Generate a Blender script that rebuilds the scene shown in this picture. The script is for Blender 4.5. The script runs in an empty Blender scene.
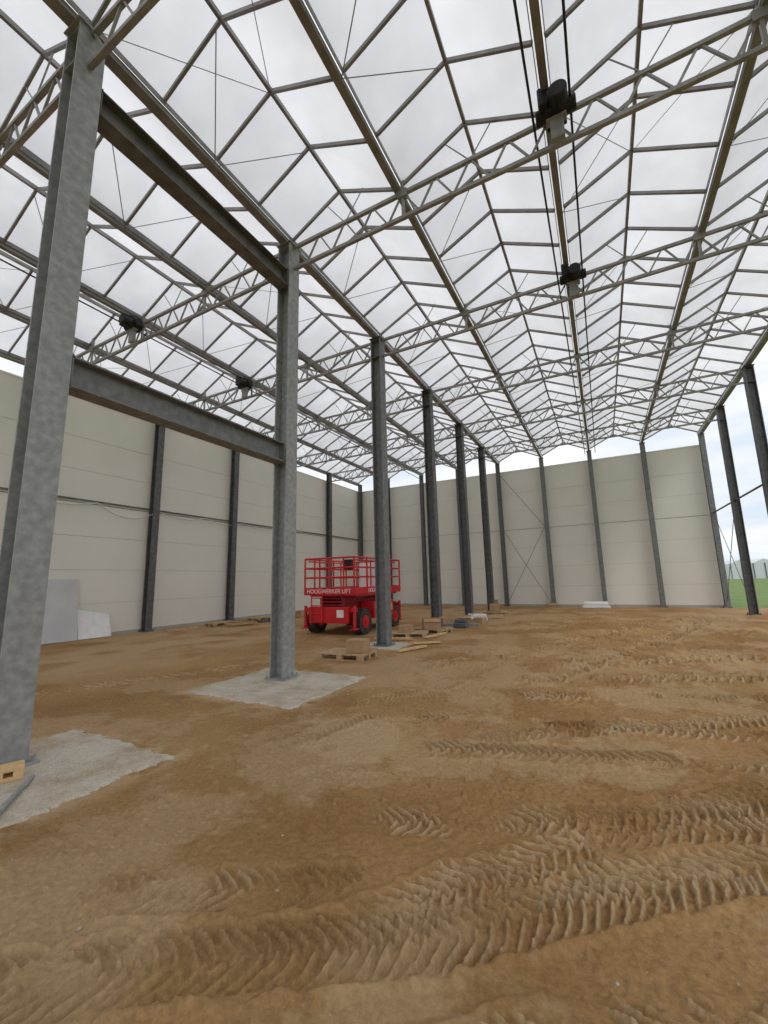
import bpy, bmesh, numpy as np, math, random
from mathutils import Matrix, Vector
random.seed(7); rng=np.random.default_rng(11)
scene=bpy.context.scene
scene.view_settings.view_transform='Standard'
scene.view_settings.look='None'
scene.view_settings.exposure=0.0

# ------------------------------------------------------------ dimensions
XL=-5.64; P=2.78; Y0=6.38; S=4.20; H=9.35
XW=XL-4*P; XR=XL+4*P; YB=Y0+5*S; HW=8.8
FR=[Y0+n*S for n in range(-3,6)]      # frame lines
YS,YE=FR[0]-0.6,YB+0.25

# ------------------------------------------------------------ materials
def newmat(name):
    m=bpy.data.materials.new(name); m.use_nodes=True
    nt=m.node_tree; nt.nodes.clear()
    out=nt.nodes.new('ShaderNodeOutputMaterial')
    return m,nt,out
def N(nt,t,**k):
    n=nt.nodes.new(t)
    for a,b in k.items(): setattr(n,a,b)
    return n
def simple(name,c1,c2=None,scale=6,rough=.6,metal=0,bump=0,bscale=40,detail=4,lo=.35,hi=.65,bdist=.02):
    m,nt,out=newmat(name)
    b=N(nt,'ShaderNodeBsdfPrincipled'); b.inputs['Roughness'].default_value=rough; b.inputs['Metallic'].default_value=metal
    nt.links.new(b.outputs[0],out.inputs[0])
    c2=c2 or tuple(x*.85 for x in c1)
    tc=N(nt,'ShaderNodeTexCoord'); no=N(nt,'ShaderNodeTexNoise'); no.inputs['Scale'].default_value=scale; no.inputs['Detail'].default_value=detail
    nt.links.new(tc.outputs['Object'],no.inputs['Vector'])
    r=N(nt,'ShaderNodeValToRGB'); r.color_ramp.elements[0].position=lo; r.color_ramp.elements[1].position=hi
    r.color_ramp.elements[0].color=(*c1,1); r.color_ramp.elements[1].color=(*c2,1)
    nt.links.new(no.outputs['Fac'],r.inputs['Fac']); nt.links.new(r.outputs[0],b.inputs['Base Color'])
    if bump:
        n2=N(nt,'ShaderNodeTexNoise'); n2.inputs['Scale'].default_value=bscale; n2.inputs['Detail'].default_value=5
        nt.links.new(tc.outputs['Object'],n2.inputs['Vector'])
        bp=N(nt,'ShaderNodeBump'); bp.inputs['Strength'].default_value=bump; bp.inputs['Distance'].default_value=bdist
        nt.links.new(n2.outputs['Fac'],bp.inputs['Height']); nt.links.new(bp.outputs[0],b.inputs['Normal'])
    return m
M={}
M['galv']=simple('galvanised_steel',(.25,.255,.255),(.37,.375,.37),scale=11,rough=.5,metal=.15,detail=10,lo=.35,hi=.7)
M['steel_dark']=simple('dark_steel',(.085,.087,.09),(.14,.142,.145),scale=7,rough=.55,metal=.15,detail=8)  # darker grey steel, used for the far columns and wall columns
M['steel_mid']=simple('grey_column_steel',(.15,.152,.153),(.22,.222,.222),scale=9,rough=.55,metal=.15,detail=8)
M['beam']=simple('beam_steel',(.10,.095,.09),(.17,.16,.15),scale=4,rough=.55,metal=.2)
M['roofsteel']=simple('roof_steel',(.20,.19,.182),(.28,.268,.258),scale=3,rough=.5,metal=.2)
M['truss']=simple('truss_steel',(.25,.242,.232),(.34,.33,.32),scale=5,rough=.5,metal=.2)
M['black']=simple('black_plastic',(.008,.008,.009),(.014,.014,.014),rough=.6)
M['rubber']=simple('tyre_rubber',(.03,.028,.026),(.07,.055,.045),rough=.85,bump=.3)
M['red']=simple('red_paint',(.62,.010,.018),(.54,.008,.014),scale=3,rough=.35)
M['reddark']=simple('red_paint_dark',(.35,.012,.015),(.25,.012,.015),scale=6,rough=.5)  # darker red for the scissor arms
M['white']=simple('white_sheet',(.82,.82,.82),(.76,.76,.76),rough=.6)
M['greysheet']=simple('grey_insulation_board',(.52,.52,.54),(.58,.58,.60),scale=2,rough=.7)
M['yellow']=simple('yellow_label',(.8,.55,.03),(.75,.5,.03),rough=.5)
M['wood']=simple('pallet_wood',(.42,.27,.14),(.55,.38,.22),scale=12,rough=.8,bump=.3)
M['ply']=simple('plywood',(.62,.40,.18),(.70,.48,.25),scale=10,rough=.75)
M['card']=simple('cardboard',(.40,.25,.13),(.47,.30,.17),scale=4,rough=.85)
M['blue']=simple('dark_tarpaulin',(.07,.08,.10),(.10,.11,.13),rough=.6)
M['panel']=simple('sandwich_panel_cream',(.755,.735,.66),(.785,.765,.69),scale=.6,rough=.5)
M['seam']=simple('panel_seam',(.38,.37,.34),(.42,.41,.37),rough=.7)
M['cable']=simple('white_cable',(.7,.7,.68),(.65,.65,.63),rough=.5)
M['stone']=simple('pebble_stone',(.34,.27,.19),(.5,.43,.34),scale=30,rough=.9)
M['bldg']=simple('greenhouse_white',(.62,.65,.68),(.7,.72,.74),rough=.5)
m,nt,out=newmat('concrete_pad'); M['concrete']=m
b=N(nt,'ShaderNodeBsdfPrincipled'); b.inputs['Roughness'].default_value=.95; b.inputs['Specular IOR Level'].default_value=.1
nt.links.new(b.outputs[0],out.inputs[0]); tc=N(nt,'ShaderNodeTexCoord')
def nz(sc,det,ro): 
    n=N(nt,'ShaderNodeTexNoise'); n.inputs['Scale'].default_value=sc; n.inputs['Detail'].default_value=det; n.inputs['Roughness'].default_value=ro
    nt.links.new(tc.outputs['Object'],n.inputs['Vector']); return n
a1=nz(1.6,8,.7); ra=N(nt,'ShaderNodeValToRGB'); e=ra.color_ramp.elements; e[0].position=.38; e[0].color=(.46,.375,.27,1); e[1].position=.56; e[1].color=(.60,.545,.46,1)
nt.links.new(a1.outputs['Fac'],ra.inputs[0])
a2=nz(70,6,.8); rb=N(nt,'ShaderNodeValToRGB'); e=rb.color_ramp.elements; e[0].position=.34; e[0].color=(.62,.60,.57,1); e[1].position=.60; e[1].color=(1.1,1.1,1.1,1)
nt.links.new(a2.outputs['Fac'],rb.inputs[0])
mm=N(nt,'ShaderNodeMix',data_type='RGBA',blend_type='MULTIPLY'); mm.inputs[0].default_value=1; nt.links.new(ra.outputs[0],mm.inputs[6]); nt.links.new(rb.outputs[0],mm.inputs[7])
nt.links.new(mm.outputs[2],b.inputs['Base Color'])
bp=N(nt,'ShaderNodeBump'); bp.inputs['Strength'].default_value=.35; bp.inputs['Distance'].default_value=.012; nt.links.new(a2.outputs['Fac'],bp.inputs['Height']); nt.links.new(bp.outputs[0],b.inputs['Normal'])
# translucent roof film in three tints, random per panel, to imitate uneven roof shading
FILM=[]
for fi,(lo,hi) in enumerate([(.70,.79),(.74,.83),(.78,.87)]):
    m,nt,out=newmat('translucent_roof_film'); FILM.append(m)
    tr=N(nt,'ShaderNodeBsdfTranslucent'); df=N(nt,'ShaderNodeBsdfDiffuse'); mx=N(nt,'ShaderNodeMixShader'); mx.inputs[0].default_value=.14
    tc=N(nt,'ShaderNodeTexCoord'); no=N(nt,'ShaderNodeTexNoise'); no.inputs['Scale'].default_value=1.1; no.inputs['Detail'].default_value=4
    nt.links.new(tc.outputs['Object'],no.inputs['Vector'])
    rp=N(nt,'ShaderNodeValToRGB'); rp.color_ramp.elements[0].color=(lo,lo*.992,lo,1); rp.color_ramp.elements[1].color=(hi,hi*.993,hi,1)
    rp.color_ramp.elements[0].position=.35; rp.color_ramp.elements[1].position=.65
    nt.links.new(no.outputs['Fac'],rp.inputs[0]); nt.links.new(rp.outputs[0],tr.inputs[0]); df.inputs[0].default_value=(.85,.85,.86,1)
    nt.links.new(tr.outputs[0],mx.inputs[1]); nt.links.new(df.outputs[0],mx.inputs[2]); nt.links.new(mx.outputs[0],out.inputs[0])
# dirt
m,nt,out=newmat('sandy_dirt'); M['dirt']=m
b=N(nt,'ShaderNodeBsdfPrincipled'); b.inputs['Roughness'].default_value=.95; b.inputs['Specular IOR Level'].default_value=.12
nt.links.new(b.outputs[0],out.inputs[0]); tc=N(nt,'ShaderNodeTexCoord')
def noise(sc,det=5,rough=.55):
    n=N(nt,'ShaderNodeTexNoise'); n.inputs['Scale'].default_value=sc; n.inputs['Detail'].default_value=det; n.inputs['Roughness'].default_value=rough
    nt.links.new(tc.outputs['Object'],n.inputs['Vector']); return n
n1=noise(.5,8,.6); r1=N(nt,'ShaderNodeValToRGB'); e=r1.color_ramp.elements
e[0].position=.38;e[0].color=(.335,.192,.080,1); e[1].position=.66;e[1].color=(.45,.278,.128,1)
nt.links.new(n1.outputs['Fac'],r1.inputs[0])
n2=noise(26,12,.78); r2=N(nt,'ShaderNodeValToRGB'); e=r2.color_ramp.elements
e[0].position=.34;e[0].color=(.68,.66,.64,1); e[1].position=.66;e[1].color=(1.18,1.18,1.18,1)
nt.links.new(n2.outputs['Fac'],r2.inputs[0])
mu=N(nt,'ShaderNodeMix',data_type='RGBA',blend_type='MULTIPLY'); mu.inputs[0].default_value=1
nt.links.new(r1.outputs[0],mu.inputs[6]); nt.links.new(r2.outputs[0],mu.inputs[7])
at=N(nt,'ShaderNodeAttribute'); at.attribute_name='dry_pale'
dm=N(nt,'ShaderNodeMix',data_type='RGBA',blend_type='MULTIPLY'); dm.inputs[0].default_value=.7; dm.inputs[6].default_value=(.57,.415,.245,1)
nt.links.new(r2.outputs[0],dm.inputs[7])
mx=N(nt,'ShaderNodeMix',data_type='RGBA'); nt.links.new(dm.outputs[2],mx.inputs[7])
nt.links.new(at.outputs['Fac'],mx.inputs[0]); nt.links.new(mu.outputs[2],mx.inputs[6]); nt.links.new(mx.outputs[2],b.inputs['Base Color'])
n3=noise(60,10,.75); bp=N(nt,'ShaderNodeBump'); bp.inputs['Strength'].default_value=.7; bp.inputs['Distance'].default_value=.025
nt.links.new(n3.outputs['Fac'],bp.inputs['Height'])
n4=noise(12,8,.65); bp2=N(nt,'ShaderNodeBump'); bp2.inputs['Strength'].default_value=.3; bp2.inputs['Distance'].default_value=.05
nt.links.new(n4.outputs['Fac'],bp2.inputs['Height']); nt.links.new(bp.outputs[0],bp2.inputs['Normal']); nt.links.new(bp2.outputs[0],b.inputs['Normal'])
M['grass']=simple('grass',(.10,.17,.035),(.17,.24,.06),scale=.8,rough=.9,detail=8,bump=.5,bscale=8)

# ------------------------------------------------------------ mesh builder
class MB:
    def __init__(s): s.v=[]; s.f=[]; s.m=[]; s.mi=0
    def hexa(s,c):
        o=len(s.v); s.v+= [tuple(p) for p in c]
        for q in ((0,3,2,1),(4,5,6,7),(0,1,5,4),(1,2,6,5),(2,3,7,6),(3,0,4,7)):
            s.f.append(tuple(o+i for i in q)); s.m.append(s.mi)
    def box(s,x0,x1,y0,y1,z0,z1):
        s.hexa([(x0,y0,z0),(x1,y0,z0),(x1,y1,z0),(x0,y1,z0),(x0,y0,z1),(x1,y0,z1),(x1,y1,z1),(x0,y1,z1)])
    def frame(s,a,b,up=None):
        a=Vector(a); b=Vector(b); d=(b-a).normalized()
        up=Vector(up) if up else (Vector((0,0,1)) if abs(d.z)<.95 else Vector((0,1,0)))
        sd=d.cross(up).normalized(); u2=sd.cross(d).normalized()
        return a,b,sd,u2
    def beam(s,a,b,w,h,up=None):
        a,b,sd,u=s.frame(a,b,up); w/=2;h/=2
        c=[a-sd*w-u*h,a+sd*w-u*h,a+sd*w+u*h,a-sd*w+u*h]; c2=[p+(b-a) for p in c]
        s.hexa(c+c2)
    def tube(s,a,b,r,n=8,r2=None,cap=True):
        r2=r if r2 is None else r2
        a,b,sd,u=s.frame(a,b); o=len(s.v)
        for p,rr in((a,r),(b,r2)):
            for i in range(n):
                t=2*math.pi*i/n; s.v.append(tuple(p+sd*math.cos(t)*rr+u*math.sin(t)*rr))
        for i in range(n):
            j=(i+1)%n; s.f.append((o+i,o+j,o+n+j,o+n+i)); s.m.append(s.mi)
        if cap:
            s.f.append(tuple(o+i for i in range(n))[::-1]); s.m.append(s.mi)
            s.f.append(tuple(o+n+i for i in range(n))); s.m.append(s.mi)
    def ibeam(s,a,b,w,h,tf,tw,up=None):
        A,B,sd,u=s.frame(a,b,up)
        s.beam(A+u*(h/2-tf/2),B+u*(h/2-tf/2),w,tf,up); s.beam(A-u*(h/2-tf/2),B-u*(h/2-tf/2),w,tf,up)
        s.beam(A,B,tw,h-2*tf,up)
    def make(s,name,mats,parent=None,bevel=0,smooth=False,recalc=True):
        me=bpy.data.meshes.new(name); me.from_pydata(s.v,[],s.f)
        for mm in (mats if isinstance(mats,list) else [mats]): me.materials.append(mm)
        me.polygons.foreach_set('material_index',s.m); me.update()
        if recalc:
            bm=bmesh.new(); bm.from_mesh(me); bmesh.ops.recalc_face_normals(bm,faces=bm.faces); bm.to_mesh(me); bm.free()
        if smooth:
            me.polygons.foreach_set('use_smooth',[True]*len(me.polygons))
        ob=bpy.data.objects.new(name,me); scene.collection.objects.link(ob)
        if bevel:
            mo=ob.modifiers.new('bevel','BEVEL'); mo.width=bevel; mo.segments=2; mo.limit_method='ANGLE'
        if parent: ob.parent=parent
        return ob
def empty(name,loc=(0,0,0),rz=0):
    e=bpy.data.objects.new(name,None); e.location=loc; e.rotation_euler=(0,0,rz); scene.collection.objects.link(e); return e

# ------------------------------------------------------------ camera
R=Matrix.Rotation(0.48315,3,'Z')@Matrix.Rotation(math.pi/2+0.16533,3,'X')@Matrix.Rotation(-0.02377,3,'Z')
cd=bpy.data.cameras.new('camera'); cam=bpy.data.objects.new('camera',cd); scene.collection.objects.link(cam)
cam.matrix_world=Matrix.Translation((0,0,1.8))@R.to_4x4()
cd.sensor_width=36; cd.lens=410.56/1024*36; cd.clip_start=.05; cd.clip_end=2000
scene.camera=cam

# ------------------------------------------------------------ ground
def grow(a,b,step,g,cap):
    out=[a]; st=step
    sg=1 if b>a else -1
    while (out[-1]-b)*sg<0:
        st=min(st*g,cap); out.append(out[-1]+sg*st)
    return out[1:]
gs=.010
gx=np.array(sorted(grow(-3.9,-22,gs,1.02,.6)+list(np.arange(-3.9,3.0,gs))+grow(3.0,8.2,gs,1.02,.3)))
gy=np.array(sorted(grow(1.0,-9,gs,1.08,.6)+list(np.arange(1.0,5.6,gs))+grow(5.6,28.6,gs,1.010,.35)))
X,Y=np.meshgrid(gx,gy)
def vnoise(X,Y,sc,seed):
    r=np.random.default_rng(seed); T=r.random((256,256)); x=X*sc*.9+Y*sc*.43+1000; y=Y*sc*.9-X*sc*.43+1000
    xi=np.floor(x).astype(int); yi=np.floor(y).astype(int); fx=x-xi; fy=y-yi
    fx=fx*fx*(3-2*fx); fy=fy*fy*(3-2*fy)
    a=T[xi%256,yi%256];b=T[(xi+1)%256,yi%256];c=T[xi%256,(yi+1)%256];d=T[(xi+1)%256,(yi+1)%256]
    return (a*(1-fx)+b*fx)*(1-fy)+(c*(1-fx)+d*fx)*fy-.5
Z=.05*vnoise(X,Y,.35,1)+.025*vnoise(X,Y,1.1,2)+.014*vnoise(X,Y,3,3)+.008*vnoise(X,Y,8,4)+.006*vnoise(X,Y,19,5)+.006*vnoise(X,Y,43,6)
def smooth(e0,e1,x):
    t=np.clip((x-e0)/(e1-e0),0,1); return t*t*(3-2*t)
TR=np.zeros_like(Z); LUG=np.zeros_like(Z)
def track(p0,p1,w,curv=0,period=.09,depth=.02,seed=1,vang=.75,thr=-.25):
    global Z,TR,LUG
    p0=np.array(p0);p1=np.array(p1);L=np.linalg.norm(p1-p0);d=(p1-p0)/L;n=np.array([-d[1],d[0]])
    s=(X-p0[0])*d[0]+(Y-p0[1])*d[1]; t=(X-p0[0])*n[0]+(Y-p0[1])*n[1]
    t=t-curv*((s/L-.5)**2-.25)*L
    t=t+.12*vnoise(s,t*0,.9,seed+50)
    s2=s+.02*vnoise(X,Y,3.5,seed+60)+.012*vnoise(X,Y,16,seed+61); t2=t+.025*vnoise(X,Y,6,seed+62)
    inside=smooth(w/2+.02,w/2-.02,abs(t2))*smooth(-.1,.3,s)*smooth(L+.1,L-.3,s)
    at_=abs(t2)/(w/2)
    ph=(s2+w/2*vang*at_**1.5+np.where(t2>0,period/2,0))/period
    fr=ph-np.floor(ph); lug=smooth(.08,.20,fr)*smooth(.50,.40,fr)
    lug*=smooth(.0,.015,abs(t2))
    msk=smooth(thr,thr+.18,vnoise(X,Y,1.3,seed+9)+.5*vnoise(X,Y,4.5,seed+10)+.25*vnoise(X,Y,13,seed+11))
    amp=inside*msk
    Z=Z*(1-.5*amp)-amp*depth*.45+amp*depth*lug*(1+.8*vnoise(X,Y,10,seed+63))
    rim=smooth(w/2+.09,w/2+.03,abs(t2))*smooth(w/2-.02,w/2+.03,abs(t2))*smooth(0,.3,s)*smooth(L,L-.3,s)
    Z=Z+rim*.6*depth*msk*(1+1.8*vnoise(X,Y,14,seed+64)); TR=np.maximum(TR,amp); LUG=np.maximum(LUG,amp*lug)
k=1.45
track((-3.0,1.6),(2.8,4.9),.34,curv=.08,seed=3,depth=.022*k,thr=-.15)
track((-2.6,2.7),(3.6,5.3),.36,curv=.06,seed=4,depth=.024*k,thr=-.15)
track((-1.4,2.0),(2.9,6.7),.34,curv=-.08,seed=5,depth=.022*k,thr=-.12)
track((-.6,1.0),(3.4,6.0),.34,curv=.08,seed=15,depth=.024*k)
track((-1.0,1.3),(4.0,4.9),.34,curv=.05,seed=25,depth=.024*k,thr=-.1)
track((-2.2,.6),(3.2,4.0),.34,curv=-.06,seed=2,depth=.026*k)
track((-3.1,.8),(1.9,4.5),.38,curv=.05,seed=1,depth=.026*k)
track((-.8,3.3),(4.2,6.4),.34,curv=-.05,seed=35,depth=.026*k,thr=-.15)
track((-2.0,4.4),(4.6,6.6),.40,curv=.08,seed=6,depth=.028*k,period=.11)
track((-1.6,4.8),(4.0,8.4),.38,curv=-.05,seed=36,depth=.028*k,period=.11)
track((-2.4,5.3),(5.0,7.6),.42,curv=.10,seed=7,depth=.032*k,period=.12)
track((-2.0,6.6),(5.2,8.8),.45,curv=-.06,seed=17,depth=.036*k,period=.14)
track((-1.6,7.8),(5.2,10.6),.5,curv=-.06,seed=27,depth=.045*k,period=.18)
track((-2.6,9.0),(5.2,13.0),.5,curv=.06,seed=37,depth=.05*k,period=.22)
track((-3.5,8),(3.0,22),.5,curv=.05,seed=8,depth=.06,period=.3)
track((-1.2,8),(4.0,22),.5,curv=.05,seed=9,depth=.06,period=.3)
track((-9,3.5),(-4.5,14),.45,curv=.1,seed=12,depth=.035,period=.2)
track((-3.6,3.0),(-2.2,9.0),.34,curv=.06,seed=13,depth=.024,thr=-.08)
track((-4.0,4.5),(-1.2,9.5),.34,curv=-.06,seed=14,depth=.024,thr=-.05)
ch=smooth(-.05,.2,vnoise(X,Y,.5,31)+.12)*smooth(4.5,7.5,Y)
Z+=ch*(.07*vnoise(X,Y*.6,2.2,32)+.06*vnoise(X,Y,5,33)+.035*vnoise(X,Y,11,34))*smooth(-5,-3,X)
clod=vnoise(X,Y,19,41); Z+=.018*smooth(.2,.40,clod)*smooth(-.05,.25,vnoise(X,Y,.8,42)+.08)
Z+=.010*smooth(.2,.38,vnoise(X,Y,34,43))*smooth(-.15,.2,vnoise(X,Y,1.3,44))
def rect(x0,x1,y0,y1,f=.25):
    return smooth(x0-f,x0,X)*smooth(x1+f,x1,X)*smooth(y0-f,y0,Y)*smooth(y1+f,y1,Y)
padA=(-6.25,-4.28,.9,3.15); padB=(-6.55,-4.20,4.97,7.06)
for r in (padA,padB): 
    k=rect(*r,.3); Z=Z*(1-k)+(-.012)*k
k=rect(-7,-4.3,8,20,.5)*.7; Z=Z*(1-k)
k=smooth(XW+2.2,XW+1.2,X); Z=Z*(1-k)
Z=Z*(1-smooth(YB-1.2,YB-.4,Y))
edge=smooth(6.8,8.0,X)+smooth(YB+.2,YB+.9,Y)+smooth(XW-1.5,XW-3,X); Z-=.12*np.clip(edge,0,1)
dry_pale=.40*smooth(.05,.28,vnoise(X,Y,.9,71)+.4*vnoise(X,Y,3.5,72)+.25*vnoise(X,Y,14,73))
dry_pale=np.maximum(dry_pale,.6*smooth(-8,-10.5,X)*smooth(17,12,Y)*smooth(-.25,.2,vnoise(X,Y,1.2,74)))
nb=smooth(1.2,.7,np.hypot(X+2.7,(Y-4.2)*1.0)+.8*vnoise(X,Y,2.2,75))
dry_pale=np.maximum(dry_pale,.65*nb*smooth(-.3,.2,vnoise(X,Y,6,76)))
nb=smooth(1.0,.4,np.hypot(X+3.0,(Y-1.4))+.8*vnoise(X,Y,2.2,77))
dry_pale=np.maximum(dry_pale,.5*nb)
for r in (padA,padB):
    f=rect(*r,.35); dry_pale=np.maximum(dry_pale,f*.8*smooth(-.25,.15,vnoise(X,Y,5,80)+.5*vnoise(X,Y,15,81)))
# pressed-up lug tops are coloured paler than the soil between them
dry_pale=np.maximum(dry_pale,.75*LUG*smooth(-.25,.1,vnoise(X,Y,2,79)))
dry_pale=np.maximum(dry_pale,.30*smooth(.05,.2,vnoise(X,Y*.5,.7,78))*smooth(6,9,Y))
ny,nx=X.shape
co=np.stack([X,Y,Z],-1).reshape(-1,3)
idx=np.arange(nx*ny).reshape(ny,nx)
quads=np.stack([idx[:-1,:-1],idx[:-1,1:],idx[1:,1:],idx[1:,:-1]],-1).reshape(-1,4)
me=bpy.data.meshes.new('ground'); me.vertices.add(len(co)); me.vertices.foreach_set('co',co.ravel().astype(np.float32))
me.loops.add(quads.size); me.loops.foreach_set('vertex_index',quads.ravel().astype(np.int32))
me.polygons.add(len(quads)); me.polygons.foreach_set('loop_start',(np.arange(len(quads))*4).astype(np.int32))
me.update(calc_edges=True); me.validate()
me.polygons.foreach_set('use_smooth',np.ones(len(quads),bool))
a=me.attributes.new('dry_pale','FLOAT','POINT'); a.data.foreach_set('value',dry_pale.ravel().astype(np.float32))
me.materials.append(M['dirt']); g=bpy.data.objects.new('ground',me); scene.collection.objects.link(g)
def gz(x,y):
    i=np.clip(np.searchsorted(gx,x),0,nx-1); j=np.clip(np.searchsorted(gy,y),0,ny-1); return float(Z[j,i])
for bx in ((7.3,400,-200,500),(-400,-18.6,-200,500),(-18.6,7.3,28.2,500),(-18.6,7.3,-200,-8.5)):
    mb=MB(); mb.box(*bx,-.6,-.10); mb.make('grass_field',M['grass'])

def pad(rc,name,seed,th=.008):
    x0,x1,y0,y1=rc; r=random.Random(seed); pts=[]
    def edge(a,b,n):
        w=0
        for i in range(n):
            w=w*.7+r.uniform(-.03,.03); t=i/n; pts.append((a[0]+(b[0]-a[0])*t+w+r.uniform(-.02,.02),a[1]+(b[1]-a[1])*t+w+r.uniform(-.02,.02)))
    edge((x0,y0),(x1,y0),60);edge((x1,y0),(x1,y1),60);edge((x1,y1),(x0,y1),60);edge((x0,y1),(x0,y0),60)
    n=len(pts); mb=MB(); cx,cy=(x0+x1)/2,(y0+y1)/2
    for k,(z,sc) in enumerate([(-.06,1.02),(-.010,1.0),(th,.97)]):
        for px,py in pts: mb.v.append((cx+(px-cx)*sc,cy+(py-cy)*sc,z))
    for k in range(2):
        for i in range(n):
            j=(i+1)%n; mb.f.append((k*n+i,k*n+j,(k+1)*n+j,(k+1)*n+i)); mb.m.append(0)
    mb.f.append(tuple(2*n+i for i in range(n))); mb.m.append(0)
    return mb.make(name,M['concrete'])
pad(padA,'concrete_pad',1); pad(padB,'concrete_pad',2)
pad((-6.3,-5.0,Y0+S-.6,Y0+S+.6),'concrete_pad',3)
pad((-6.3,-5.0,Y0+2*S-.4,Y0+2*S+.5),'concrete_pad',4)

mb=MB()
for i in range(460):
    if i<340: x=random.uniform(-4.0,2.5); y=random.uniform(1.0,8.5)
    else: x=random.uniform(-3.5,5); y=random.uniform(8,20)
    r=random.choice([.005,.006,.007,.008,.012])*random.uniform(.7,1.3)*(1 if y<5 else 1.6)
    if i%50==0: r=.02
    z=gz(x,y)+r*.15
    o=len(mb.v); k=[random.uniform(.7,1.2) for _ in range(6)]
    for d in range(6):
        t=d*math.pi/3; mb.v.append((x+r*k[d]*math.cos(t),y+r*k[d]*math.sin(t),z))
    mb.v.append((x+r*.2,y,z+r*.6)); mb.v.append((x,y,z-r*.6))
    for d in range(6):
        e=(d+1)%6; mb.f.append((o+d,o+e,o+6)); mb.m.append(0); mb.f.append((o+e,o+d,o+7)); mb.m.append(0)
mb.make('pebbles',M['stone'],smooth=True)

# ------------------------------------------------------------ walls
def wall(name,axis,pos,a0,a1,splits,sgn):
    mb=MB(); th=.12
    def bx(s0,s1,z0,z1,d0,d1):
        lo,hi=sorted((pos+sgn*d0,pos+sgn*d1))
        if axis=='x': mb.box(lo,hi,s0,s1,z0,z1)
        else: mb.box(s0,s1,lo,hi,z0,z1)
    mb.mi=1; bx(a0,a1,-.1,HW-.02,-th,-.02)
    mb.mi=0
    zs=[.0,1.22,2.44,3.66,4.88,6.10,7.32,HW]
    for i in range(len(splits)-1):
        for k in range(len(zs)-1):
            g=.018 if k==3 else .005
            bx(splits[i]+.008,splits[i+1]-.008,zs[k]+(.018 if k==4 else .005),zs[k+1]-g,-.02,.02)
    mb.mi=2
    bx(a0,a1,HW-.02,HW+.05,-th-.02,.04)
    mb.mi=3
    bx(a0,a1,-.12,.12,.02,.05)
    return mb.make(name,[M['panel'],M['seam'],M['panel'],M['seam']])
wall('wall_left','x',XW+.05,FR[1]-2,YB+.2,[FR[1]-2]+FR[1:-1]+[YB+.2],1)
wall('wall_back','y',YB+.32,XW+.02,XR+.05,[XW+.02]+[XW+i*P for i in range(1,8)]+[XR+.05],-1)

# ------------------------------------------------------------ columns
def column(x,y,z1,w=.33,mat='galv',along='x',name='steel_column'):
    mb=MB(); up=(1,0,0) if along=='x' else (0,1,0)
    mb.ibeam((x,y,-.05),(x,y,z1),w,w,.026,.02,up)
    mb.box(x-w*.72,x+w*.72,y-w*.72,y+w*.72,-.08,.035)
    for sx in(-1,1):
        for sy in(-1,1):
            mb.tube((x+sx*w*.6,y+sy*w*.6,.03),(x+sx*w*.6,y+sy*w*.6,.09),.018,6)
    mb.box(x-w*.6,x+w*.6,y-w*.6,y+w*.6,z1,z1+.02)
    for zz in (z1-.62,z1-.05): mb.box(x-w*.47,x+w*.47,y-w*.47,y+w*.47,zz,zz+.015)
    return mb.make(name,M[mat])
for i,y in enumerate(FR):
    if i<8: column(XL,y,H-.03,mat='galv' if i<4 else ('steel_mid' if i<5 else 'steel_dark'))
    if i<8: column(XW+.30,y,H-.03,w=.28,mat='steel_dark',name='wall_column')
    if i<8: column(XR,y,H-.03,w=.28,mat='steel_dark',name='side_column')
for k in range(0,9):
    x=XW+k*P
    if k==0: x+=.30
    column(x,YB,H-.03,w=.24,mat='steel_dark' if k<5 else 'steel_mid',along='y',name='gable_column')

def hbeam(a,b,w,h,name,mat='beam'):
    mb=MB(); mb.ibeam(a,b,w,h,.024,.016,(0,0,1)); 
    a=Vector(a);b=Vector(b);d=(b-a).normalized()
    for p in (a+d*.01,b-d*.01):
        mb.beam(p-d*.008,p+d*.008,w*1.0,h*1.1,(0,0,1))
    return mb.make(name,M[mat])
YA=FR[2]
hbeam((XL,YA+.18,8.42),(XL,Y0-.18,8.42),.28,.40,'steel_beam')
hbeam((XL,YA+.18,4.42),(XL,Y0-.18,4.42),.28,.40,'steel_beam','steel_mid')

# ------------------------------------------------------------ gutters, ridges, rafters
mb=MB()
for k in range(9):
    x=XW+k*P; w=.12 if k not in(0,4,8) else .18
    mb.beam((x,YS,H+.05),(x,YE,H+.05),w,.10)
    for sx in(-1,1): mb.beam((x+sx*(w/2+.03),YS,H+.13),(x+sx*(w/2+.03),YE,H+.13),.012,.10)
mb.make('roof_gutters',M['roofsteel'])
RH=.68; zg=H+.14; NR=4
mb=MB()
for k in range(8):
    x=XW+(k+.5)*P; mb.beam((x,YS,zg+RH-.02),(x,YE,zg+RH-.02),.055,.09)
mb.make('roof_ridges',M['roofsteel'])
mb=MB(); yr=[]
for i in range(len(FR)-1):
    for j in range(NR): yr.append(FR[i]+j*S/NR)
yr.append(FR[-1])
for y in yr:
    for k in range(8):
        x0=XW+k*P; xm=x0+P/2; x1=x0+P
        mb.beam((x0+.09,y,zg+.0),(xm,y,zg+RH-.04),.045,.065); mb.beam((xm,y,zg+RH-.04),(x1-.09,y,zg+.0),.045,.065)
mb.make('roof_rafters',M['roofsteel'])
mb=MB()
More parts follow.
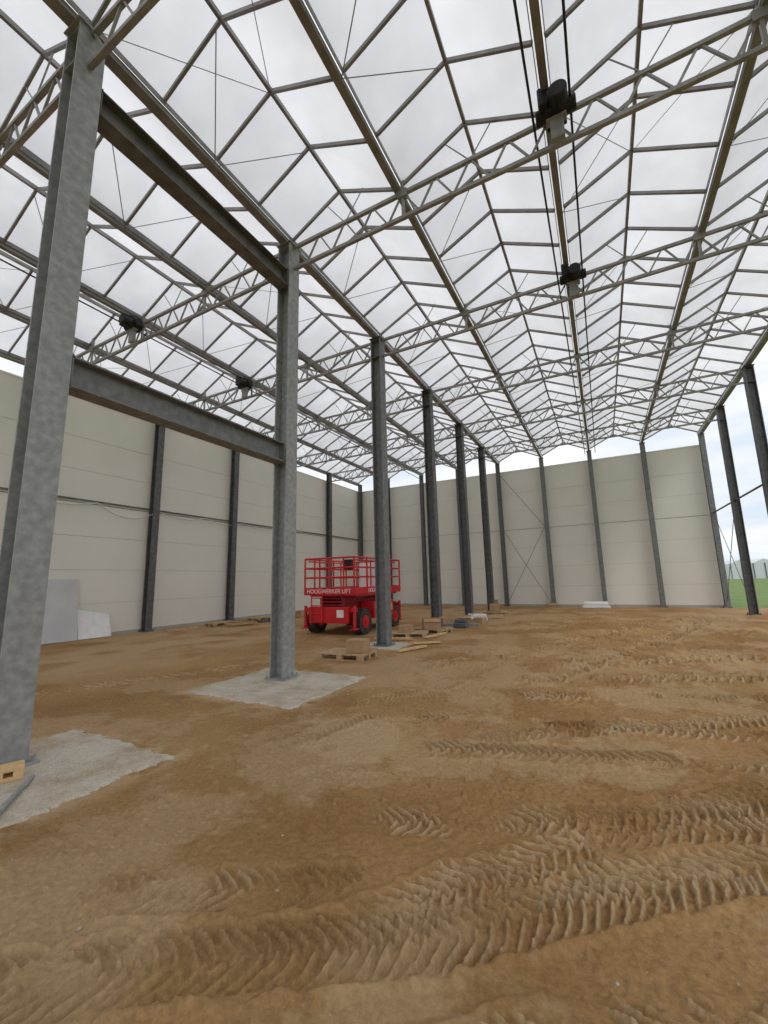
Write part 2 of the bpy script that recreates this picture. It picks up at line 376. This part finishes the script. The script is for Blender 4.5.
for i in range(len(FR)-1):
    y0=FR[i]
    for k in range(8):
        x0=XW+k*P; xm=x0+P/2;x1=x0+P
        y=y0+S/2
        mb.tube((x0+.06,y,H+.02),(xm-.1,y-S/4,zg+RH-.10),.009,4); mb.tube((x0+.06,y,H+.02),(xm-.1,y+S/4,zg+RH-.10),.009,4)
        if (k+i)%3==0:
            mb.tube((x0+.05,y0,zg),(xm,y0+S/2,zg+RH-.08),.007,4); mb.tube((x1-.05,y0,zg),(xm,y0+S/2,zg+RH-.08),.007,4)
mb.make('roof_wire_bracing',M['roofsteel'])
mb=MB(); prng=random.Random(3); G=6
for k in range(8):
    x0=XW+k*P+.07; xm=XW+(k+.5)*P; x1=XW+(k+1)*P-.07
    for j in range(len(yr)-1):
        ya,yb=yr[j],yr[j+1]
        if j==0: ya=YS
        if j==len(yr)-2: yb=YE
        for (xa,za,xb,zb) in ((x0,zg+.045,xm,zg+RH+.045),(xm,zg+RH+.045,x1,zg+.045)):
            bul=prng.uniform(.06,.13); o=len(mb.v); mb.mi=prng.choice([0,1,1,2])
            for a in range(G+1):
                for c in range(G+1):
                    u,v=a/G,c/G
                    mb.v.append((xa+(xb-xa)*u,ya+(yb-ya)*v,za+(zb-za)*u+bul*16*u*(1-u)*v*(1-v)*.8))
            for a in range(G):
                for c in range(G):
                    q=o+a*(G+1)+c; mb.f.append((q,q+G+1,q+G+2,q+1)); mb.m.append(mb.mi)
mb.make('ceiling',FILM,smooth=True,recalc=False)

# ------------------------------------------------------------ trellis girders
def truss(y,x0,x1):
    mb=MB(); zt=H-.06; zb=H-.60
    mb.beam((x0,y,zt),(x1,y,zt),.07,.07); mb.beam((x0,y,zb),(x1,y,zb),.07,.07)
    n=16; seg=(x1-x0)/n
    for i in range(n):
        a=x0+i*seg; b=a+seg; m_=(a+b)/2
        mb.beam((a+.03,y,zt-.03),(m_-.02,y,zb+.03),.032,.032); mb.beam((m_+.02,y,zb+.03),(b-.03,y,zt-.03),.032,.032)
        if i%4==0 and i>0:
            mb.beam((a,y,zt),(a,y,zb),.05,.05)
            mb.box(a-.10,a+.10,y-.05,y+.05,zt-.10,H+.0)
            mb.beam((a,y,zt),(a,y,H+.30),.06,.06)
    for i in (2,6,10,14):
        a=x0+i*seg
        mb.tube((a,y,zt),(a-.45,y,zg+RH*.62),.012,5); mb.tube((a,y,zt),(a+.45,y,zg+RH*.62),.012,5)
    return mb.make('lattice_truss',M['truss'])
for i,y in enumerate(FR[:-1]):
    truss(y,XW+.46,XL-.18); truss(y,XL+.18,XR-.16)

def motor(x,y):
    e=empty('vent_motor',(x,y,H-.3))
    mb=MB(); mb.box(-.15,.15,-.18,.18,-.02,.30); mb.tube((-.30,0,.12),(.30,0,.12),.11,16); mb.tube((.05,0,.10),(.05,-.36,.10),.14,16); mb.box(-.24,-.08,-.26,-.12,.05,.38)
    mb.make('motor_housing',M['black'],e,bevel=.02)
    mb=MB(); mb.box(-.10,.10,-.05,.05,-.42,-.02); mb.box(-.15,.15,-.07,.07,-.06,-.02)
    mb.make('mount_bracket',M['truss'],e,bevel=.01)
motor(XL+2*P+.12,Y0-.20); motor(XL+2*P+.12,Y0+S-.20); motor(XW+2*P,Y0-.20); motor(XW+2*P,Y0+S-.20)
mb=MB()
for x in (XL+2*P-.22,XL+2*P+.34,XW+2*P-.2):
    mb.tube((x,YS+1,H-.16),(x,YB,H-.16),.019,6)
mb.make('vent_drive_shafts',M['black'])

mb=MB()
mb.beam((XW+.12,FR[1],4.98),(XW+.12,YB,4.98),.05,.06)
mb.make('wall_rail',M['beam'])
mb=MB()
mb.tube((XL+.1,YB-.16,.2),(XL+P-.1,YB-.16,4.9),.014,5); mb.tube((XL+P-.1,YB-.16,.2),(XL+.1,YB-.16,4.9),.014,5)
mb.tube((XL+.1,YB-.16,8.6),(XL+P-.1,YB-.16,4.9),.014,5)
mb.make('gable_cross_brace',M['steel_dark'])
mb=MB()
for i in range(2,8):
    y0,y1=FR[i],FR[i+1]
    mb.beam((XR,y0,4.95),(XR,y1,4.95),.05,.06)
mb.tube((XR,FR[7],5.0),(XR,FR[8],.3),.014,5); mb.tube((XR,FR[7],.3),(XR,FR[8],5.0),.014,5)
mb.make('side_rail',M['steel_dark'])
cu=bpy.data.curves.new('wall_cable','CURVE'); cu.dimensions='3D'; cu.bevel_depth=.02
sp=cu.splines.new('POLY'); L=[]
for i in range(5):
    ya=6.0+i*2.4
    for t in np.linspace(0,1,9)[:-1]: L.append((XW+.20,ya+2.4*t,4.93-.75*t*(1-t)-(.25 if i==1 else 0)*math.sin(t*3.1)))
for i in range(4): L.append((XW+.22,18+.8*i,4.93))
sp.points.add(len(L)-1)
for p,c in zip(sp.points,L): p.co=(*c,1)
cu.materials.append(M['cable']); o=bpy.data.objects.new('wall_cable',cu); scene.collection.objects.link(o)

# ------------------------------------------------------------ scissor lift (local: -Y is the near end)
lift=empty('scissor_lift',(-8.52,13.75,0),math.radians(1.5))
W,Ln=1.15,1.9
mb=MB()
mb.box(-.62,.62,-Ln+.1,Ln-.1,.42,.72); mb.box(-.95,.95,-.55,.55,.45,.95)
mb.box(-1.12,-.55,-.62,1.0,.5,1.08); mb.box(.55,1.12,-.62,1.0,.5,1.08)
mb.box(-.80,.80,-Ln,-Ln+.14,.40,.95); mb.box(-.80,.80,Ln-.14,Ln,.40,.95)
for sx in(-1,1):
    for sy in(-1,1):
        mb.beam((sx*.8,sy*1.75,.85),(sx*1.06,sy*1.80,.85),.14,.14); mb.tube((sx*1.0,sy*1.82,.25),(sx*1.0,sy*1.82,.98),.06,10)
        mb.box(sx*1.0-.12,sx*1.0+.12,sy*1.82-.12,sy*1.82+.12,.20,.25)
mb.make('chassis',M['red'],lift,bevel=.02)
for i,(sx,sy) in enumerate([(-1,-1),(1,-1),(-1,1),(1,1)]):
    cx,cy=sx*.93,sy*1.22; mb=MB()
    mb.tube((cx-.16,cy,.42),(cx+.16,cy,.42),.42,28)
    for t in range(22):
        a=t*2*math.pi/22
        for s2 in(-1,1):
            aa=a+(.14 if s2>0 else 0)
            mb.beam((cx+s2*.16,cy+math.cos(aa)*.425,.42+math.sin(aa)*.425),(cx+s2*.02,cy+math.cos(aa+.12)*.425,.42+math.sin(aa+.12)*.425),.05,.04,(0,math.cos(aa),math.sin(aa)))
    mb.make('tyre_%d'%(i+1),M['rubber'],lift)
    mb=MB(); mb.tube((cx-.175,cy,.42),(cx+.175,cy,.42),.22,20); mb.tube((cx-.2,cy,.42),(cx+.2,cy,.42),.09,12)
    mb.make('wheel_hub_%d'%(i+1),M['red'],lift)
mb=MB()
for k in range(4):
    z=.86+.12*k
    for sx in (-.48,.48):
        mb.beam((sx,-1.65,z-.04),(sx,1.65,z+.06),.06,.09); mb.beam((sx*.85,-1.65,z+.06),(sx*.85,1.65,z-.04),.06,.09)
    mb.tube((-.5,-1.6,z),(.5,-1.6,z),.04,10); mb.tube((-.5,1.6,z),(.5,1.6,z),.04,10); mb.tube((-.5,0,z),(.5,0,z),.04,10)
mb.make('scissor_arms',M['reddark'],lift)
mb=MB(); mb.box(-1.02,1.02,-1.85,1.85,1.36,1.43)
mb.box(-1.04,1.04,-1.88,-1.83,1.34,1.60); mb.box(-1.04,1.04,1.83,1.88,1.34,1.60)
mb.box(-1.04,-1.00,-1.88,1.88,1.34,1.60); mb.box(1.00,1.04,-1.88,1.88,1.34,1.60)
mb.box(-.98,.98,-1.6,1.6,1.28,1.36)
mb.make('platform_deck',M['red'],lift,bevel=.01)
mb=MB()
zt=2.62
for sx in(-1,1):
    for y in (-1.85,-.95,0,.95,1.85): mb.tube((sx*1.02,y,1.45),(sx*1.02,y,zt),.034,8)
    for z in (1.95,2.28,zt): mb.tube((sx*1.02,-1.85,z),(sx*1.02,1.85,z),.032,8)
for sy in(-1,1):
    for x in(-.60,0,.60): mb.tube((x,sy*1.85,1.45),(x,sy*1.85,zt),.03,8)
    for z in (1.95,2.28,zt): mb.tube((-1.02,sy*1.85,z),(1.02,sy*1.85,z),.032,8)
for sx in(-1,1):
    for y in (-.5,.4): mb.tube((sx*.93,y,1.45),(sx*.93,y,zt-.06),.028,8)
    mb.tube((sx*.93,-1.75,zt-.09),(sx*.93,1.6,zt-.09),.026,8)
mb.make('guard_rails',M['red'],lift)
mb=MB()
for x in(-.22,.22): mb.tube((x-.45,-1.98,.35),(x-.45,-1.93,1.4),.022,8)
for z in (.45,.72,.99,1.25): mb.tube((-.67,-1.97,z),(-.23,-1.97,z),.02,8)
mb.make('ladder',M['red'],lift)
mb=MB(); mb.box(.55,.85,-1.80,-1.62,2.2,2.55); mb.box(.60,.80,-1.83,-1.8,2.3,2.5)
mb.make('control_box',M['black'],lift,bevel=.02)
mb=MB(); mb.box(.1,.92,.1,.16,1.46,2.5); mb.make('carried_panel',M['white'],lift)
mb=MB(); mb.box(1.12,1.135,-.45,.15,.62,.98); mb.box(1.12,1.135,.55,.85,.7,.95); mb.make('warning_labels',M['yellow'],lift)
mb=MB(); mb.box(1.12,1.135,.22,.5,.65,.95); mb.box(.35,.62,-Ln-.01,-Ln,.6,.85); mb.make('white_labels',M['white'],lift)
def text(body,size,loc,rotz,par):
    c=bpy.data.curves.new('lettering','FONT'); c.body=body; c.size=size; c.extrude=.004; c.align_x='CENTER'; c.align_y='CENTER'
    c.materials.append(M['white']); o=bpy.data.objects.new('lettering',c); scene.collection.objects.link(o); o.parent=par
    o.location=loc; o.rotation_euler=(math.pi/2,0,rotz)
text('HOOGWERKER LIFT',.20,(0,-1.886,1.47),0,lift); text('HOOGWERKER LIFT',.20,(1.046,0,1.47),math.pi/2,lift)

# ------------------------------------------------------------ site clutter
def pallet(x,y,rz=0,name='wooden_pallet',z=0.0,l=1.2,w=.8):
    e=empty(name,(x,y,z),rz); mb=MB()
    for k in range(3): mb.box(-l/2,l/2,-w/2+k*(w-.1)/2,-w/2+k*(w-.1)/2+.1,0,.022)
    for i in range(3):
        for k in range(3): mb.box(-l/2+i*(l-.14)/2,-l/2+i*(l-.14)/2+.14,-w/2+k*(w-.1)/2,-w/2+k*(w-.1)/2+.1,.022,.10)
    for i in range(3): mb.box(-l/2+i*(l-.14)/2,-l/2+i*(l-.14)/2+.14,-w/2,w/2,.10,.122)
    for k in range(5): mb.box(-l/2,l/2,-w/2+k*(w-.12)/4,-w/2+k*(w-.12)/4+.12,.122,.144)
    mb.make('slats',M['wood'],e); return e
def carton(x,y,z,sx,sy,sz,rz,name='cardboard_box',open_=True):
    mb=MB(); t=.008
    mb.box(-sx/2,sx/2,-sy/2,sy/2,0,t)
    mb.box(-sx/2,-sx/2+t,-sy/2,sy/2,0,sz); mb.box(sx/2-t,sx/2,-sy/2,sy/2,0,sz)
    mb.box(-sx/2,sx/2,-sy/2,-sy/2+t,0,sz); mb.box(-sx/2,sx/2,sy/2-t,sy/2,0,sz)
    if open_:
        mb.beam((-sx/2,0,sz),(-sx/2-.12,0,sz+.08),sy*.95,t,(0,0,1)); mb.beam((sx/2,0,sz),(sx/2+.13,0,sz+.03),sy*.95,t,(0,0,1))
        mb.beam((0,-sy/2,sz),(0,-sy/2-.08,sz-.1),sx*.95,t,(0,0,1))
    else:
        mb.box(-sx/2,-.003,-sy/2,sy/2,sz,sz+t); mb.box(.003,sx/2,-sy/2,sy/2,sz,sz+t)
    o=mb.make(name,M['card']); o.location=(x,y,z); o.rotation_euler=(0,0,rz); return o
pallet(-5.62,8.65,.06)
carton(-5.32,8.66,.146,.44,.40,.28,.1,open_=False)
pallet(-5.75,12.5,.3); pallet(-5.45,13.7,-.15)
carton(-5.4,13.6,.146,.6,.45,.34,.5)
carton(-5.85,12.5,.146,.4,.4,.2,.2,open_=False)
def planks(name,items,mat):
    mb=MB()
    for (a,b,w,h) in items: mb.beam(a,b,w,h)
    return mb.make(name,mat)
planks('timber_offcuts',[((-6.4,11.4,.06),(-5.3,11.7,.06),.1,.05),((-5.0,12.0,.07),(-4.7,13.0,.09),.1,.04)],M['ply'])
planks('timber_offcuts',[((-4.75,9.6,.05),(-4.4,10.6,.05),.1,.05),((-4.9,10.9,.05),(-4.3,11.4,.05),.16,.03)],M['ply'])
planks('timber_offcuts',[((-15.5,10.8,.06),(-15.2,12.0,.06),.12,.06),((-15.2,10.6,.05),(-14.7,12.0,.05),.1,.05),((-14.4,12.8,.10),(-14.1,14.0,.08),.3,.06)],M['wood'])
planks('timber_offcuts',[((-14.4,14.6,.07),(-13.9,15.6,.07),.3,.1),((-14.2,15.0,.14),(-13.7,16.0,.14),.12,.1)],M['steel_dark'])
planks('steel_offcuts',[((-6.1,15.6,.05),(-4.4,16.0,.05),.08,.08),((-6.0,15.9,.05),(-4.6,16.25,.05),.08,.08)],M['galv'])
pallet(-15.3,13.3,1.4); pallet(-15.4,15.9,1.5)
mb=MB(); mb.box(-.25,.25,-.18,.18,0,.18); mb.tube((-.22,0,.22),(.22,0,.22),.09,14); mb.make('folded_tarpaulin',M['blue'],bevel=.03).location=(-4.9,15.3,0)
mb=MB()
for q in range(3): mb.tube((-.4,-.15+q*.15,.09),(.4,-.12+q*.15,.09),.08,12)
mb.tube((-.35,-.05,.22),(.4,.02,.22),.08,12); mb.make('foil_rolls',M['white'],smooth=False).location=(-5.0,17.9,0)
carton(-5.3,17.1,.0,.5,.4,.3,.3); carton(-4.6,16.9,0,.4,.35,.22,-.3,open_=False)
carton(-14.6,17.4,0,.5,.4,.3,.2)
planks('timber_offcuts',[((-5.0,18.6,.05),(-4.2,19.3,.05),.2,.06),((-5.0,19.6,.05),(-4.4,20.2,.05),.2,.1)],M['wood'])
pallet(-5.0,21.3,.2); carton(-5.0,21.3,.146,.5,.5,.35,.2,open_=False)
def lean(name,y0,y1,h0,h1,mat,foot,t=.04):
    mb=MB(); xt=XW+.13
    c=[(xt+foot,y0,.02),(xt+foot,y1,.02),(xt+.02,y1,h1),(xt+.02,y0,h0)]
    c2=[(a+t,b,c_) for a,b,c_ in c]; mb.hexa(c+c2); return mb.make(name,mat)
lean('insulation_board',6.95,8.0,2.10,2.10,M['greysheet'],.35); lean('white_board',8.05,9.15,1.05,.80,M['white'],.30)
mb=MB(); mb.box(-.19,.19,-.09,.09,0,.035); mb.box(-.19,-.11,-.09,.09,.035,.085); mb.box(-.04,.04,-.09,.09,.035,.085); mb.box(.11,.19,-.09,.09,.035,.085); mb.box(-.19,.19,-.09,.09,.085,.12)
o=mb.make('timber_block',M['ply'],bevel=.004); o.location=(-5.26,2.02,.010); o.rotation_euler=(0,0,1.2)
mb=MB(); mb.tube((-4.42,1.70,.033),(-5.02,2.20,.033),.022,12); mb.tube((-4.42,1.70,.04),(-4.46,1.733,.04),.03,12); mb.make('steel_pipe',M['galv'],smooth=False)
mb=MB(); mb.box(-.7,.7,-.2,.2,0,.12); mb.tube((-.6,0,.22),(.6,0,.22),.13,14); mb.make('wrapped_bundle',M['white'],bevel=.02).location=(-.55,26.6,0)
carton(-6.3,26.3,0,.6,.5,.45,.1,open_=False); carton(-2.9,26.5,0,.5,.4,.25,.2)
mb=MB()
for q in range(4): mb.beam((5.95,20+q*.25,.1),(7.2,20.2+q*.25,.1),.18,.2)
mb.make('stacked_steel_sections',M['galv'])
def gh(x,y,w,d,h,n):
    mb=MB(); mb.mi=0; mb.box(x,x+w,y,y+d,-.1,h)
    for i in range(n):
        a=x+i*w/n; b=a+w/n; o=len(mb.v)
        mb.v+=[(a,y,h),(b,y,h),((a+b)/2,y,h+1.2),(a,y+d,h),(b,y+d,h),((a+b)/2,y+d,h+1.2)]
        mb.f+=[(o,o+1,o+2),(o+3,o+5,o+4),(o,o+2,o+5,o+3),(o+1,o+4,o+5,o+2)]; mb.m+=[0]*4
    mb.mi=1
    for i in range(n*2+1): mb.box(x+i*w/(2*n)-.1,x+i*w/(2*n)+.1,y-.15,y,0,h)
    mb.make('distant_greenhouse',[M['bldg'],M['steel_dark']])
gh(32,150,40,30,4.2,8); gh(80,120,30,30,5,5); gh(24,210,25,30,5,4)

# ------------------------------------------------------------ sky
w=bpy.data.worlds.new('overcast_sky'); scene.world=w; w.use_nodes=True; nt=w.node_tree; nt.nodes.clear()
out=N(nt,'ShaderNodeOutputWorld'); bg=N(nt,'ShaderNodeBackground'); nt.links.new(bg.outputs[0],out.inputs[0])
tc=N(nt,'ShaderNodeTexCoord'); mp=N(nt,'ShaderNodeMapping'); mp.inputs['Scale'].default_value=(1,1,3.5); nt.links.new(tc.outputs['Generated'],mp.inputs[0])
no=N(nt,'ShaderNodeTexNoise'); no.inputs['Scale'].default_value=3.2; no.inputs['Detail'].default_value=7; nt.links.new(mp.outputs[0],no.inputs['Vector'])
rp=N(nt,'ShaderNodeValToRGB'); e=rp.color_ramp.elements; e[0].position=.38; e[0].color=(.70,.79,.90,1); e[1].position=.60; e[1].color=(1.0,.99,.98,1)
nt.links.new(no.outputs['Fac'],rp.inputs[0]); nt.links.new(rp.outputs[0],bg.inputs[0]); bg.inputs[1].default_value=1.08
sl=bpy.data.lights.new('overcast_sun','SUN'); sl.energy=.8; sl.angle=math.radians(20); sl.color=(1,.97,.92); so=bpy.data.objects.new('overcast_sun',sl); scene.collection.objects.link(so)
so.rotation_euler=(math.radians(42),0,math.radians(60))
